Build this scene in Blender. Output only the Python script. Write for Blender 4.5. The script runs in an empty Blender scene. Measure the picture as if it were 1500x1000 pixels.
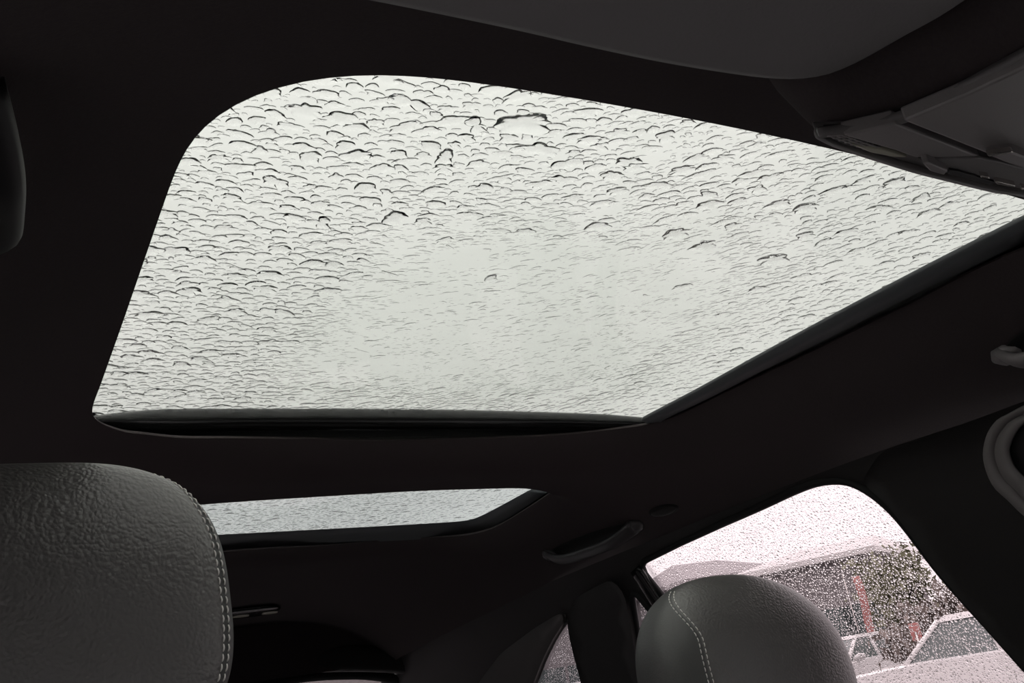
import bpy, bmesh, math, random
import numpy as np
from mathutils import Vector, Matrix, geometry

random.seed(7)
rng = np.random.default_rng(7)
sc = bpy.context.scene
COL = sc.collection

# ------------------------------------------------------------------ camera
# car coordinates: x across (to the car's left), y rearwards, z up, measured from the camera;
# HC lifts them to world height above the ground.
HC = 1.36
F = 1372.0
def _n(v):
    v = np.array(v, float)
    return v / np.linalg.norm(v)
_Y = _n((-820, 663, F)); _X = _n((2389, 116, F)); _X = _n(_X - _Y * _X.dot(_Y)); _Z = -np.cross(_X, _Y)
if _Z[1] > 0: _Z = -_Z
R = np.stack([_X, _Y, _Z])                      # world = R @ (right, down, forward)
cam = bpy.data.cameras.new('camera'); cam_o = bpy.data.objects.new('camera', cam); COL.objects.link(cam_o)
cam.sensor_width = 36.0; cam.lens = F / 1500 * 36.0; cam.clip_start = 0.005; cam.clip_end = 1000
M4 = Matrix.Identity(4)
for i in range(3):
    M4[i][0] = R[i, 0]; M4[i][1] = -R[i, 1]; M4[i][2] = -R[i, 2]
M4[2][3] = HC
cam_o.matrix_world = M4
sc.camera = cam_o

# ------------------------------------------------------------------ sky and exposure
SKY = 4.2
w = bpy.data.worlds.new('overcast_sky'); sc.world = w; w.use_nodes = True
nt = w.node_tree; nt.nodes.clear()
out = nt.nodes.new('ShaderNodeOutputWorld'); bg = nt.nodes.new('ShaderNodeBackground')
tc = nt.nodes.new('ShaderNodeTexCoord'); sep = nt.nodes.new('ShaderNodeSeparateXYZ')
rmp = nt.nodes.new('ShaderNodeValToRGB')
rmp.color_ramp.elements[0].position = 0.0; rmp.color_ramp.elements[0].color = (0.60, 0.595, 0.60, 1)
rmp.color_ramp.elements[1].position = 1.0; rmp.color_ramp.elements[1].color = (1.0, 1.0, 1.0, 1)
nt.links.new(tc.outputs['Generated'], sep.inputs[0]); nt.links.new(sep.outputs['Z'], rmp.inputs['Fac'])
nt.links.new(rmp.outputs['Color'], bg.inputs['Color']); bg.inputs['Strength'].default_value = SKY
nt.links.new(bg.outputs[0], out.inputs['Surface'])
vs = sc.view_settings
vs.view_transform = 'Standard'; vs.look = 'None'; vs.gamma = 1.0; vs.use_curve_mapping = False
vs.exposure = 0.0

# ------------------------------------------------------------------ materials
def newmat(name):
    m = bpy.data.materials.new(name); m.use_nodes = True
    return m, m.node_tree, m.node_tree.nodes['Principled BSDF']

def mat(name, col, rough=0.6, spec=0.5, metal=0.0, noise=0.0, nscale=40.0, bump=0.0, bscale=300.0, coat=0.0, sheen=0.0):
    m, t, p = newmat(name)
    p.inputs['Base Color'].default_value = (*col, 1); p.inputs['Roughness'].default_value = rough
    p.inputs['Specular IOR Level'].default_value = spec; p.inputs['Metallic'].default_value = metal
    p.inputs['Coat Weight'].default_value = coat; p.inputs['Sheen Weight'].default_value = sheen
    c = t.nodes.new('ShaderNodeTexCoord')
    if noise:
        n = t.nodes.new('ShaderNodeTexNoise'); n.inputs['Scale'].default_value = nscale; n.inputs['Detail'].default_value = 4
        r = t.nodes.new('ShaderNodeValToRGB')
        r.color_ramp.elements[0].position = .3; r.color_ramp.elements[1].position = .7
        r.color_ramp.elements[0].color = (*[v * (1 - noise) for v in col], 1); r.color_ramp.elements[1].color = (*[v * (1 + noise) for v in col], 1)
        t.links.new(c.outputs['Object'], n.inputs['Vector']); t.links.new(n.outputs['Fac'], r.inputs['Fac']); t.links.new(r.outputs['Color'], p.inputs['Base Color'])
    if bump:
        n = t.nodes.new('ShaderNodeTexNoise'); n.inputs['Scale'].default_value = bscale; n.inputs['Detail'].default_value = 3
        b = t.nodes.new('ShaderNodeBump'); b.inputs['Strength'].default_value = bump; b.inputs['Distance'].default_value = 0.001
        t.links.new(c.outputs['Object'], n.inputs['Vector']); t.links.new(n.outputs['Fac'], b.inputs['Height']); t.links.new(b.outputs['Normal'], p.inputs['Normal'])
    return m

def leather(name, col, rough, scale=330.0, strength=0.35):
    m, t, p = newmat(name)
    p.inputs['Base Color'].default_value = (*col, 1); p.inputs['Roughness'].default_value = rough; p.inputs['Specular IOR Level'].default_value = 0.75
    c = t.nodes.new('ShaderNodeTexCoord')
    nz = t.nodes.new('ShaderNodeTexNoise'); nz.inputs['Scale'].default_value = 45; nz.inputs['Detail'].default_value = 2
    mx = t.nodes.new('ShaderNodeMixRGB'); mx.blend_type = 'LINEAR_LIGHT'; mx.inputs['Fac'].default_value = 0.004
    t.links.new(c.outputs['Object'], nz.inputs['Vector'])
    t.links.new(c.outputs['Object'], mx.inputs['Color1']); t.links.new(nz.outputs['Color'], mx.inputs['Color2'])
    v = t.nodes.new('ShaderNodeTexVoronoi'); v.feature = 'SMOOTH_F1'; v.inputs['Scale'].default_value = scale; v.inputs['Smoothness'].default_value = .35
    t.links.new(mx.outputs['Color'], v.inputs['Vector'])
    n2 = t.nodes.new('ShaderNodeTexNoise'); n2.inputs['Scale'].default_value = 260; n2.inputs['Detail'].default_value = 5
    t.links.new(mx.outputs['Color'], n2.inputs['Vector'])
    ad = t.nodes.new('ShaderNodeMath'); ad.operation = 'MULTIPLY_ADD'; ad.inputs[1].default_value = -1.0
    t.links.new(v.outputs['Distance'], ad.inputs[0]); t.links.new(n2.outputs['Fac'], ad.inputs[2])
    b = t.nodes.new('ShaderNodeBump'); b.inputs['Strength'].default_value = strength; b.inputs['Distance'].default_value = 0.0011
    t.links.new(ad.outputs[0], b.inputs['Height']); t.links.new(b.outputs['Normal'], p.inputs['Normal'])
    return m

def pane_mat(name, tint, streak=0.0, smear_scale=(4, 14, 1), smear=False):
    """window glass: lets light straight through with a tint, faint mirror reflection; streak = uneven water film on it"""
    m = bpy.data.materials.new(name); m.use_nodes = True; t = m.node_tree; t.nodes.clear()
    o = t.nodes.new('ShaderNodeOutputMaterial'); mix = t.nodes.new('ShaderNodeMixShader')
    tr = t.nodes.new('ShaderNodeBsdfTransparent'); gl = t.nodes.new('ShaderNodeBsdfGlossy'); lw = t.nodes.new('ShaderNodeLayerWeight'); lw.inputs['Blend'].default_value = .5
    pw = t.nodes.new('ShaderNodeMath'); pw.operation = 'POWER'; pw.inputs[1].default_value = 5.0; fr = t.nodes.new('ShaderNodeMath'); fr.operation = 'MULTIPLY_ADD'; fr.inputs[1].default_value = .5; fr.inputs[2].default_value = .02
    t.links.new(lw.outputs['Facing'], pw.inputs[0]); t.links.new(pw.outputs[0], fr.inputs[0]); gl.inputs['Roughness'].default_value = 0.02
    tr.inputs['Color'].default_value = (*tint, 1)
    t.links.new(fr.outputs[0], mix.inputs['Fac']); t.links.new(tr.outputs[0], mix.inputs[1]); t.links.new(gl.outputs[0], mix.inputs[2])
    t.links.new(mix.outputs[0], o.inputs['Surface'])
    if streak:
        c = t.nodes.new('ShaderNodeTexCoord'); mp = t.nodes.new('ShaderNodeMapping')
        mp.inputs['Rotation'].default_value = (0, 0, math.radians(38)); mp.inputs['Scale'].default_value = smear_scale
        n = t.nodes.new('ShaderNodeTexNoise'); n.inputs['Scale'].default_value = 3.5; n.inputs['Detail'].default_value = 7; n.inputs['Roughness'].default_value = .62
        r = t.nodes.new('ShaderNodeValToRGB'); r.color_ramp.elements[0].position = .3; r.color_ramp.elements[1].position = .72
        r.color_ramp.elements[0].color = (*[v * (1 - streak) for v in tint], 1); r.color_ramp.elements[1].color = (*[min(1, v * (1 + streak)) for v in tint], 1)
        t.links.new(c.outputs['Object'], mp.inputs[0]); t.links.new(mp.outputs[0], n.inputs['Vector']); t.links.new(n.outputs['Fac'], r.inputs['Fac']); t.links.new(r.outputs['Color'], tr.inputs['Color'])
        if smear:                                            # thicker wiped film over the rear middle of the pane
            m2 = t.nodes.new('ShaderNodeMapping'); m2.vector_type = 'POINT'; m2.inputs['Location'].default_value = (-.10, -.26, 0); m2.inputs['Scale'].default_value = (2.6, 2.9, 0)
            gd = t.nodes.new('ShaderNodeTexGradient'); gd.gradient_type = 'SPHERICAL'; n3 = t.nodes.new('ShaderNodeTexNoise'); n3.inputs['Scale'].default_value = 9
            av = t.nodes.new('ShaderNodeMixRGB'); av.blend_type = 'LINEAR_LIGHT'; av.inputs['Fac'].default_value = .12
            r2 = t.nodes.new('ShaderNodeValToRGB'); r2.color_ramp.elements[0].color = (1, 1, 1, 1); r2.color_ramp.elements[1].color = (.955, .962, .955, 1); r2.color_ramp.elements[1].position = .45
            ml = t.nodes.new('ShaderNodeMixRGB'); ml.blend_type = 'MULTIPLY'; ml.inputs['Fac'].default_value = 1.0
            t.links.new(c.outputs['Object'], av.inputs['Color1']); t.links.new(c.outputs['Object'], n3.inputs['Vector']); t.links.new(n3.outputs['Color'], av.inputs['Color2'])
            t.links.new(av.outputs['Color'], m2.inputs[0]); t.links.new(m2.outputs[0], gd.inputs['Vector']); t.links.new(gd.outputs['Fac'], r2.inputs['Fac'])
            t.links.new(r.outputs['Color'], ml.inputs['Color1']); t.links.new(r2.outputs['Color'], ml.inputs['Color2']); t.links.new(ml.outputs['Color'], tr.inputs['Color'])
    return m

def water_mat():
    m = bpy.data.materials.new('rain_water'); m.use_nodes = True; t = m.node_tree; t.nodes.clear()
    o = t.nodes.new('ShaderNodeOutputMaterial'); g = t.nodes.new('ShaderNodeBsdfGlass')
    g.inputs['IOR'].default_value = 1.333; g.inputs['Roughness'].default_value = 0.0; g.inputs['Color'].default_value = (1, 1, 1, 1)
    t.links.new(g.outputs[0], o.inputs['Surface'])
    return m

M = {}
M['liner'] = mat('headliner_fabric', (0.058, 0.0485, 0.0500), 0.95, 0.15, noise=.06, nscale=500, bump=.25, bscale=900)
M['trim'] = mat('pillar_plastic', (0.015, 0.0135, 0.0135), 0.6, 0.35, bump=.2, bscale=700)
M['dark'] = mat('black_plastic', (0.006, 0.006, 0.007), 0.5, 0.4)
M['rail'] = mat('grey_rail', (0.09, 0.098, 0.103), 0.5, 0.4)
M['rubber'] = mat('rubber_seal', (0.008, 0.008, 0.008), 0.7, 0.3)
M['gloss'] = mat('gloss_black', (0.006, 0.006, 0.006), 0.22, 0.5)
M['visor'] = mat('visor_vinyl', (0.20, 0.19, 0.194), 0.75, 0.3, bump=.2, bscale=600)
M['console'] = mat('console_plastic', (0.16, 0.15, 0.15), 0.5, 0.4, bump=.12, bscale=900)
M['lid'] = mat('console_lid_plastic', (0.24, 0.224, 0.224), 0.42, 0.45, bump=.10, bscale=900)
M['chrome'] = mat('satin_chrome', (0.55, 0.52, 0.5), 0.25, 0.5, metal=1.0)
M['lens'] = mat('lamp_lens', (0.42, 0.41, 0.33), 0.18, 0.5)
M['leather'] = leather('grey_leather', (0.116, 0.111, 0.109), 0.38, strength=.48)
M['leather_side'] = leather('grey_leather_smooth', (0.066, 0.066, 0.066), 0.52, 420, .10)
M['thread'] = mat('seam_thread', (0.85, 0.82, 0.79), 0.7)
M['handle'] = mat('handle_plastic', (0.20, 0.185, 0.19), 0.45, 0.45)
M['carpet'] = mat('carpet', (0.01, 0.01, 0.01), 0.95, 0.1)
M['roof_glass'] = pane_mat('tinted_roof_glass', (0.504, 0.508, 0.489), streak=.012, smear=True)
M['rear_roof_glass'] = pane_mat('tinted_rear_roof_glass', (0.475, 0.486, 0.478), streak=.012)
M['side_glass'] = pane_mat('tinted_side_glass', (0.67, 0.622, 0.63))
M['clear_glass'] = pane_mat('clear_glass', (0.78, 0.77, 0.77))
M['screen_glass'] = pane_mat('dimming_front_glass', (0.68, 0.67, 0.67))  # tint darkened to cut the light entering from the front
M['belt'] = mat('belt_guide_plastic', (.17, .157, .157), .5, .4)
M['rear_handle'] = mat('rear_handle_plastic', (.05, .047, .05), .45, .45)
M['rear_side_glass'] = pane_mat('privacy_glass', (0.56, 0.525, 0.535))
M['water'] = water_mat()

# ------------------------------------------------------------------ helpers
ORG = {}
def obj(name, verts, faces, m, parent=None, smooth=True, kind=None, label=None, cat=None, group=None, at=None):
    verts = np.asarray([tuple(v) for v in verts], float) if not isinstance(verts, np.ndarray) else verts.astype(float)
    vw = verts + np.array([0, 0, HC])
    base = np.array(at) + np.array([0, 0, HC]) if at is not None else np.array([(vw[:, 0].min() + vw[:, 0].max()) / 2, (vw[:, 1].min() + vw[:, 1].max()) / 2, vw[:, 2].min()])
    me = bpy.data.meshes.new(name)
    me.from_pydata([tuple(v) for v in (vw - base)], [], [tuple(int(i) for i in f) for f in faces]); me.update()
    me.materials.append(M[m] if isinstance(m, str) else m)
    if smooth: me.polygons.foreach_set('use_smooth', [True] * len(me.polygons))
    o = bpy.data.objects.new(name, me); COL.objects.link(o)
    po = ORG[parent.name] if parent else np.zeros(3)
    o.parent = parent; o.location = base - po; ORG[o.name] = base
    props(o, kind, label, cat, group)
    return o

def props(o, kind=None, label=None, cat=None, group=None):
    if kind: o['kind'] = kind
    if label: o['label'] = label
    if cat: o['category'] = cat
    if group: o['group'] = group

def empty(name, loc, kind=None, label=None, cat=None, group=None):
    o = bpy.data.objects.new(name, None); COL.objects.link(o)
    b = np.array(loc, float) + np.array([0, 0, HC]); o.location = b; ORG[o.name] = b; o.empty_display_size = .05
    props(o, kind, label, cat, group)
    return o

def ray(px, py):
    return R @ np.array([px - 750.0, py - 500.0, F])

XC = 0.48
_zy = np.array([-.15, 0, .1, .2, .3, .4, .55, .75, 1.0, 1.3, 1.6, 1.9, 2.2, 2.4])
_zz = np.array([.178, .225, .254, .281, .301, .316, .329, .337, .340, .335, .322, .302, .272, .247])
_pf = np.polyfit(_zy, _zz, 6)
def taper(y): return .09 * np.clip(np.asarray(y, float) - 1.2, 0, None) ** 1.5
def z0(x, y):
    """smooth roof surface"""
    u = (np.asarray(x, float) - XC) / (.565 - taper(y))
    return np.polyval(_pf, np.clip(y, -.3, 2.6)) - .125 * np.abs(np.clip(u, -1.06, 1.06)) ** 4
def bulge(x, y):
    return -.018 * np.exp(-((np.asarray(y) - 1.19) / .11) ** 2) * np.clip(1 - np.abs((np.asarray(x) - XC) / .5) ** 4, 0, 1)
def zl(x, y): return z0(x, y) + bulge(x, y)
def xs(y, z):
    """inner face of the side wall on the image's right"""
    z = np.asarray(z, float)
    return XC + .56 + np.where(z < .2, (.2 - z) * .30 - .12 * (.2 - z) ** 2, (.2 - z) * .8) - taper(y)

def hit(px, py, fn=zl, dz=0.0):
    r = ray(px, py); lo, hi = 0.02 / np.linalg.norm(r), 4.0 / np.linalg.norm(r)
    g = lambda t: t * r[2] - (float(fn(t * r[0], t * r[1])) + dz)
    ts = np.linspace(lo, hi, 200); prev = g(lo)
    a, b = lo, hi
    for t0, t1 in zip(ts[:-1], ts[1:]):
        if g(t1) > 0: a, b = t0, t1; break
    for _ in range(40):
        m = (a + b) / 2
        if g(m) > 0: b = m
        else: a = m
    return r * ((a + b) / 2)
def hits(pts, fn=zl, dz=0.0): return [hit(*p, fn, dz) for p in pts]
def hitw(px, py, dx=0.0):
    r = ray(px, py); t = 1.1 / r[0]
    for _ in range(60): t = (float(xs(t * r[1], t * r[2])) + dx) / r[0]
    return r * t
def hitz(px, py, z):
    r = ray(px, py); return r * (z / r[2])
def hity(px, py, y):
    r = ray(px, py); return r * (y / r[1])
def far(px, py, d):
    r = ray(px, py); return r * (d / math.hypot(r[0], r[1]))

def smooth_poly(pts, n, closed=True):
    """Catmull-Rom resample to n points of equal spacing"""
    P = np.array(pts, float); k = len(P); res = []
    rngk = range(k) if closed else range(k - 1)
    for i in rngk:
        p0, p1, p2, p3 = (P[(i - 1) % k], P[i], P[(i + 1) % k], P[(i + 2) % k]) if closed else (P[max(i - 1, 0)], P[i], P[i + 1], P[min(i + 2, k - 1)])
        for s in np.linspace(0, 1, 12, endpoint=False):
            res.append(.5 * ((2 * p1) + (-p0 + p2) * s + (2 * p0 - 5 * p1 + 4 * p2 - p3) * s * s + (-p0 + 3 * p1 - 3 * p2 + p3) * s ** 3))
    if not closed: res.append(P[-1])
    res = np.array(res)
    if closed: res = np.vstack([res, res[:1]])
    d = np.r_[0, np.cumsum(np.linalg.norm(np.diff(res, axis=0), axis=1))]
    q = np.linspace(0, d[-1], n + 1)[:n] if closed else np.linspace(0, d[-1], n)
    return np.stack([np.interp(q, d, res[:, j]) for j in range(P.shape[1])], 1)

def inside(P, poly):
    x, y = P[:, 0], P[:, 1]; r = np.zeros(len(P), bool); k = len(poly); j = k - 1
    for i in range(k):
        xi, yi = poly[i]; xj, yj = poly[j]
        if yi != yj:
            c = ((yi > y) != (yj > y)) & (x < (xj - xi) * (y - yi) / (yj - yi) + xi)
            r ^= c
        j = i
    return r
def pdist(P, poly):
    A = np.asarray(poly); B = np.roll(A, -1, 0); best = np.full(len(P), 1e9)
    for a, b in zip(A, B):
        ab = b - a; t = np.clip(((P - a) @ ab) / max(ab @ ab, 1e-12), 0, 1)
        best = np.minimum(best, np.linalg.norm(P - (a + t[:, None] * ab), axis=1))
    return best
def area2(p):
    p = np.asarray(p); q = np.roll(p, -1, 0); return .5 * np.sum(p[:, 0] * q[:, 1] - q[:, 0] * p[:, 1])
def offset(poly, d):
    """move a closed outline outwards by d"""
    P = np.asarray(poly, float); s = 1 if area2(P[:, :2]) > 0 else -1
    T = np.roll(P, -1, 0) - np.roll(P, 1, 0); T = T / np.maximum(np.linalg.norm(T, axis=1)[:, None], 1e-9)
    N = np.stack([T[:, 1], -T[:, 0]], 1) * s
    return P + N * d

def cdt(outer, holes, step, rings=()):
    """triangulated 2-D panel with holes; rings = extra rows of points this far from each hole's edge"""
    outer = np.asarray(outer, float)
    pts = [outer] + [np.asarray(h, float) for h in holes]
    edges = []; k = 0
    for p in pts:
        n = len(p); edges += [(k + i, k + (i + 1) % n) for i in range(n)]; k += n
    lo, hi = outer.min(0), outer.max(0)
    gx, gy = np.meshgrid(np.arange(lo[0] + step / 2, hi[0], step), np.arange(lo[1] + step / 2, hi[1], step))
    G = np.stack([gx.ravel(), gy.ravel()], 1)
    ok = inside(G, outer) & (pdist(G, outer) > step * .4)
    keep = step * .4 if not rings else max(rings) + step * .3
    for h in holes: ok &= ~inside(G, h) & (pdist(G, h) > keep)
    allp = pts + [G[ok]]
    for h in holes:
        for d in rings:
            q = offset(h, d); g = inside(q, outer) & (pdist(q, outer) > d * .3 + .002) & (pdist(q, h) > d * .8)
            for h2 in holes: g &= ~inside(q, h2)
            allp.append(q[g])
    A = np.vstack(allp)
    v, e, f, *_ = geometry.delaunay_2d_cdt([Vector(p) for p in A], edges, [], 0, 1e-6)
    v = np.array([(p.x, p.y) for p in v]); f = np.array([t for t in f if len(t) == 3])
    c = v[f].mean(1); ok = inside(c, outer)
    for h in holes: ok &= ~inside(c, h)
    return v, f[ok]

def sheet(poly, lift, nrm, thick, step):
    """a curved pane: outline in 2-D, lifted to 3-D, given a thickness along nrm"""
    v, f = cdt(poly, [], step)
    n = len(poly)
    P = np.array([lift(*p) for p in v]); Q = P + np.asarray(nrm) * thick
    k = len(v); faces = [tuple(t) for t in f] + [tuple(k + i for i in t[::-1]) for t in f]
    faces += [(i, (i + 1) % n, k + (i + 1) % n, k + i) for i in range(n)]
    return np.vstack([P, Q]), faces

def strip(loops, closed=True):
    """skin between consecutive rows of points"""
    n = len(loops[0]); V = np.vstack([np.asarray(l) for l in loops]); Fc = []
    for r in range(len(loops) - 1):
        for i in range(n if closed else n - 1):
            j = (i + 1) % n; Fc.append((r * n + i, r * n + j, (r + 1) * n + j, (r + 1) * n + i))
    return V, Fc

def tube(path, ra, rb, up=(0, 0, 1), seg=16, caps=True, power=2.0):
    P = np.asarray(path, float); n = len(P)
    ra = np.broadcast_to(ra, n); rb = np.broadcast_to(rb, n)
    T = np.gradient(P, axis=0); T /= np.linalg.norm(T, axis=1)[:, None]
    up = np.broadcast_to(np.asarray(up, float), (n, 3))
    S = np.cross(T, up); S /= np.linalg.norm(S, axis=1)[:, None]; U = np.cross(S, T)
    th = np.linspace(0, 2 * np.pi, seg, endpoint=False); e = 2 / power
    c = np.sign(np.cos(th)) * np.abs(np.cos(th)) ** e; s = np.sign(np.sin(th)) * np.abs(np.sin(th)) ** e
    L = [P[i] + np.outer(c * ra[i], S[i]) + np.outer(s * rb[i], U[i]) for i in range(n)]
    V, Fc = strip(L)
    if caps:
        Fc += [tuple(range(seg))[::-1], tuple((n - 1) * seg + i for i in range(seg))]
    return V, Fc

def prism(poly3, vec, bev=0.0, segs=3):
    """solid from a planar outline pushed along vec, edges rounded"""
    bm = bmesh.new(); a = [bm.verts.new(tuple(p)) for p in poly3]
    f = bm.faces.new(a); r = bmesh.ops.extrude_face_region(bm, geom=[f])
    bmesh.ops.translate(bm, vec=Vector(vec), verts=[g for g in r['geom'] if isinstance(g, bmesh.types.BMVert)])
    bmesh.ops.recalc_face_normals(bm, faces=bm.faces)
    if bev:
        es = [e for e in bm.edges if len(e.link_faces) == 2 and e.calc_face_angle(0) > .6]
        bmesh.ops.bevel(bm, geom=es, offset=bev, segments=segs, profile=.5, affect='EDGES', clamp_overlap=True)
    bm.verts.index_update()
    V = np.array([v.co[:] for v in bm.verts]); Fc = [tuple(v.index for v in f.verts) for f in bm.faces]; bm.free()
    return V, Fc
def box(lo, hi, bev=0.0, segs=2):
    (a, b, c), (d, e, f) = lo, hi
    return prism([(a, b, c), (d, b, c), (d, e, c), (a, e, c)], (0, 0, f - c), bev, segs)
def join(*parts):
    V = []; Fc = []; k = 0
    for v, f in parts:
        v = np.asarray(v, float); V.append(v); Fc += [tuple(i + k for i in t) for t in f]; k += len(v)
    return np.vstack(V), Fc

# ------------------------------------------------------------------ the setting: headliner and roof glass
front_px = [(131, 608), (150, 621), (195, 628), (300, 631), (450, 630), (620, 629), (800, 627), (900, 624), (955, 620), (985, 612), (1050, 581), (1130, 543), (1200, 510),
            (1350, 438), (1500, 366), (1555, 340), (1582, 326), (1570, 315), (1500, 293), (1400, 264), (1300, 238), (1200, 214), (1100, 192), (1000, 172), (900, 154),
            (800, 137), (720, 125), (640, 114), (580, 109), (520, 108), (460, 112), (400, 124), (350, 142), (312, 166), (286, 192), (268, 222), (254, 258), (238, 304),
            (220, 356), (200, 414), (180, 472), (160, 528), (143, 576)]
def edge_tight(h):
    """1 along an opening's front and near-side edge, 0 along its rear and far side"""
    nn = offset(h, 1.0) - h; return np.clip((np.hypot(np.clip(-nn[:, 1], 0, 2), np.clip(-nn[:, 0], 0, 2)) - .15) / .6, 0, 1)
lz = np.full(len(front_px), .004)
for _ in range(4):                                       # outline and edge height depend on each other
    hole_a = np.array([hit(x, y, z0, d)[:2] for (x, y), d in zip(front_px, lz)])
    fine = smooth_poly(hole_a, 220); tg = edge_tight(fine)
    lz = np.array([.032 * (1 - .86 * tg[np.argmin(((fine - p) ** 2).sum(1))]) for p in hole_a])
    lz = .25 * np.roll(lz, 1) + .5 * lz + .25 * np.roll(lz, -1)
hole_a = smooth_poly(hole_a, 220)
for _ in range(8): hole_a = .25 * np.roll(hole_a, 1, 0) + .5 * hole_a + .25 * np.roll(hole_a, -1, 0)
rear_px = [(815, 715), (800, 726), (770, 746), (738, 766), (716, 777), (690, 783), (650, 787), (500, 797), (400, 803), (328, 808)]
hb = [p[:2] for p in hits(rear_px, z0, .020)]
fr = [hit(px, py, zl)[:2] for px, py in ((305, 741), (500, 728), (700, 719), (775, 716.5))]
hole_b = [(hb[0][0] + .004, hb[0][1] - .012)] + hb + [(.20, hb[-1][1] + .012), (.13, hb[-1][1] - .02), (.11, 1.58), (.115, fr[0][1] + .05), (.15, fr[0][1] + .01)] + fr + [(fr[-1][0] + .035, fr[-1][1] + .005)]
hole_b = smooth_poly(np.array(hole_b), 160)
for _ in range(10): hole_b = .25 * np.roll(hole_b, 1, 0) + .5 * hole_b + .25 * np.roll(hole_b, -1, 0)

YF, YR = -.12, 2.32
ys_edge = np.linspace(YF, YR, 60)
outer = [(XC + .565 - float(taper(y)), y) for y in ys_edge] + [(XC - .565 + float(taper(y)), y) for y in ys_edge[::-1]]
outer = np.array(outer)
def lift_amount(P):
    """the headliner rolls up into the openings: softly along their rear and outer edges, tightly along the front and near side"""
    z = np.zeros(len(P))
    for h, top, wd in ((hole_a, .032, .085), (hole_b, .020, .06)):
        d = pdist(P, h); nn = offset(h, 1.0) - h
        near = np.argmin(((P[:, None, :] - h[None]) ** 2).sum(2), 1); nv = nn[near]
        tight = np.clip((np.hypot(np.clip(-nv[:, 1], 0, 2), np.clip(-nv[:, 0], 0, 2)) - .15) / .6, 0, 1)
        z += top * (1 - .86 * tight) * np.clip(1 - d / wd, 0, 1) ** 2.2
    return z
v2, f2 = cdt(outer, [hole_a, hole_b], .022, rings=(.003, .007, .012, .018, .026, .036, .05, .068, .088))
zz = zl(v2[:, 0], v2[:, 1]) + lift_amount(v2)
V3 = np.column_stack([v2, zz])
ceil_v, ceil_f = V3, [tuple(t[::-1]) for t in f2]
ceiling = obj('ceiling', ceil_v, ceil_f, 'liner', kind='structure', label='dark fabric headliner with two roof openings')
def edge_z(P):
    P = np.asarray(P); return zl(P[:, 0], P[:, 1]) + lift_amount(P)
# returned lip and dark well round each opening, up to the roof skin
def well(h, d=0.0):
    """outline of the shaft above an opening: deeper behind its rear edge"""
    nn = offset(h, 1.0) - h; return h + nn * (.045 + d + .05 * np.clip((nn[:, 1] - .5) / .4, 0, 1))[:, None]
def ring3(P2, dz, base=None): return np.column_stack([P2, (edge_z(P2) if base is None else base) + dz])
for nm, h in (('front', hole_a), ('rear', hole_b)):
    e = edge_z(h)
    V, Fc = strip([ring3(h, 0, e), ring3(offset(h, .0015), .0025, e), ring3(offset(h, .004), .004, e), ring3(offset(h, .012), .0045, e)])
    obj('opening_lip', V, Fc, 'liner', ceiling)
    q = well(h); zb = z0(q[:, 0], q[:, 1])
    V, Fc = strip([np.column_stack([offset(h, .010), e + .0045]), np.column_stack([q, np.maximum(zb + .036, e + .004)]), np.column_stack([q, zb + .06])])
    obj('opening_well', V, Fc, 'dark', ceiling)
# outer roof skin
skin_outer = offset(outer, .03)
ga, gb = well(hole_a, -.006), well(hole_b, -.006)
v2, f2 = cdt(skin_outer, [ga, gb], .06)
obj('roof_skin', np.column_stack([v2, z0(v2[:, 0], v2[:, 1]) + .056]), f2, 'dark', ceiling)

GZ = .050                                               # roof panes this far above the headliner
def roof_pane(name, hole, m, label):
    root = empty(name, (hole[:, 0].mean(), hole[:, 1].mean(), .33), kind='structure', label=label)
    V, Fc = sheet(well(hole), lambda a, b: (a, b, float(z0(a, b)) + GZ), (0, 0, 1), .004, .03)
    obj('glass_pane', V, Fc, m, root)
    return root
win1 = roof_pane('window_1', hole_a, 'roof_glass', 'large rain-covered front roof glass panel')
win2 = roof_pane('window_2', hole_b, 'rear_roof_glass', 'narrow rain-covered rear roof glass panel')

def by_index(pts, n):
    """rows of two edges keep step with each other: resample by point number, then soften"""
    P = np.array(pts); q = np.linspace(0, len(P) - 1, n); P = np.stack([np.interp(q, np.arange(len(P)), P[:, j]) for j in range(3)], 1)
    for _ in range(8): P[1:-1] = .25 * P[:-2] + .5 * P[1:-1] + .25 * P[2:]
    return P
# grey guide rail along the front glass, on the image's right, and the blind's end bar along its rear edge
inner = smooth_poly(np.array(hits([(940, 616), (953, 609), (1020, 574), (1100, 530), (1200, 476), (1320, 413), (1410, 367), (1500, 322), (1570, 288)], z0, .034)), 50, False)
outr = smooth_poly(np.array(hits([(960, 626), (976, 613), (1040, 582), (1115, 544), (1210, 497), (1330, 436), (1415, 395), (1500, 354), (1575, 318)], z0, .030)), 50, False)
V, Fc = strip([inner + (.004, 0, .006), inner, outr, outr + (.002, 0, .012), outr + (.012, 0, .016)], False)
obj('guide_rail', V, Fc, 'rail', win1)
V, Fc = strip([outr + (.001, 0, .001), outr + (.03, 0, .008), outr + (.06, 0, .010)], False); obj('rail_gap_backing', V, Fc, 'dark', win1)  # black backing added to keep the gap beside the rail dark
bar = smooth_poly(np.array(hits([(118, 621), (150, 618), (220, 616), (340, 614.5), (480, 614), (640, 614.5), (800, 616.5), (920, 620), (985, 624), (1010, 627)], z0, .042)), 50, False)
rr = np.interp(np.linspace(0, 1, 50), [0, .06, .12, .5, .85, .95, 1], [.006, .011, .0145, .0155, .013, .009, .006])
V, Fc = tube(bar, .012, rr, seg=20)
obj('blind_bar', V, Fc, 'gloss', win1)
V, Fc = strip([bar + (0, .004, -.004), bar + (0, .03, -.006), bar + (0, .06, -.006)], False); obj('blind_housing', V, Fc, 'dark', win1)
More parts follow.
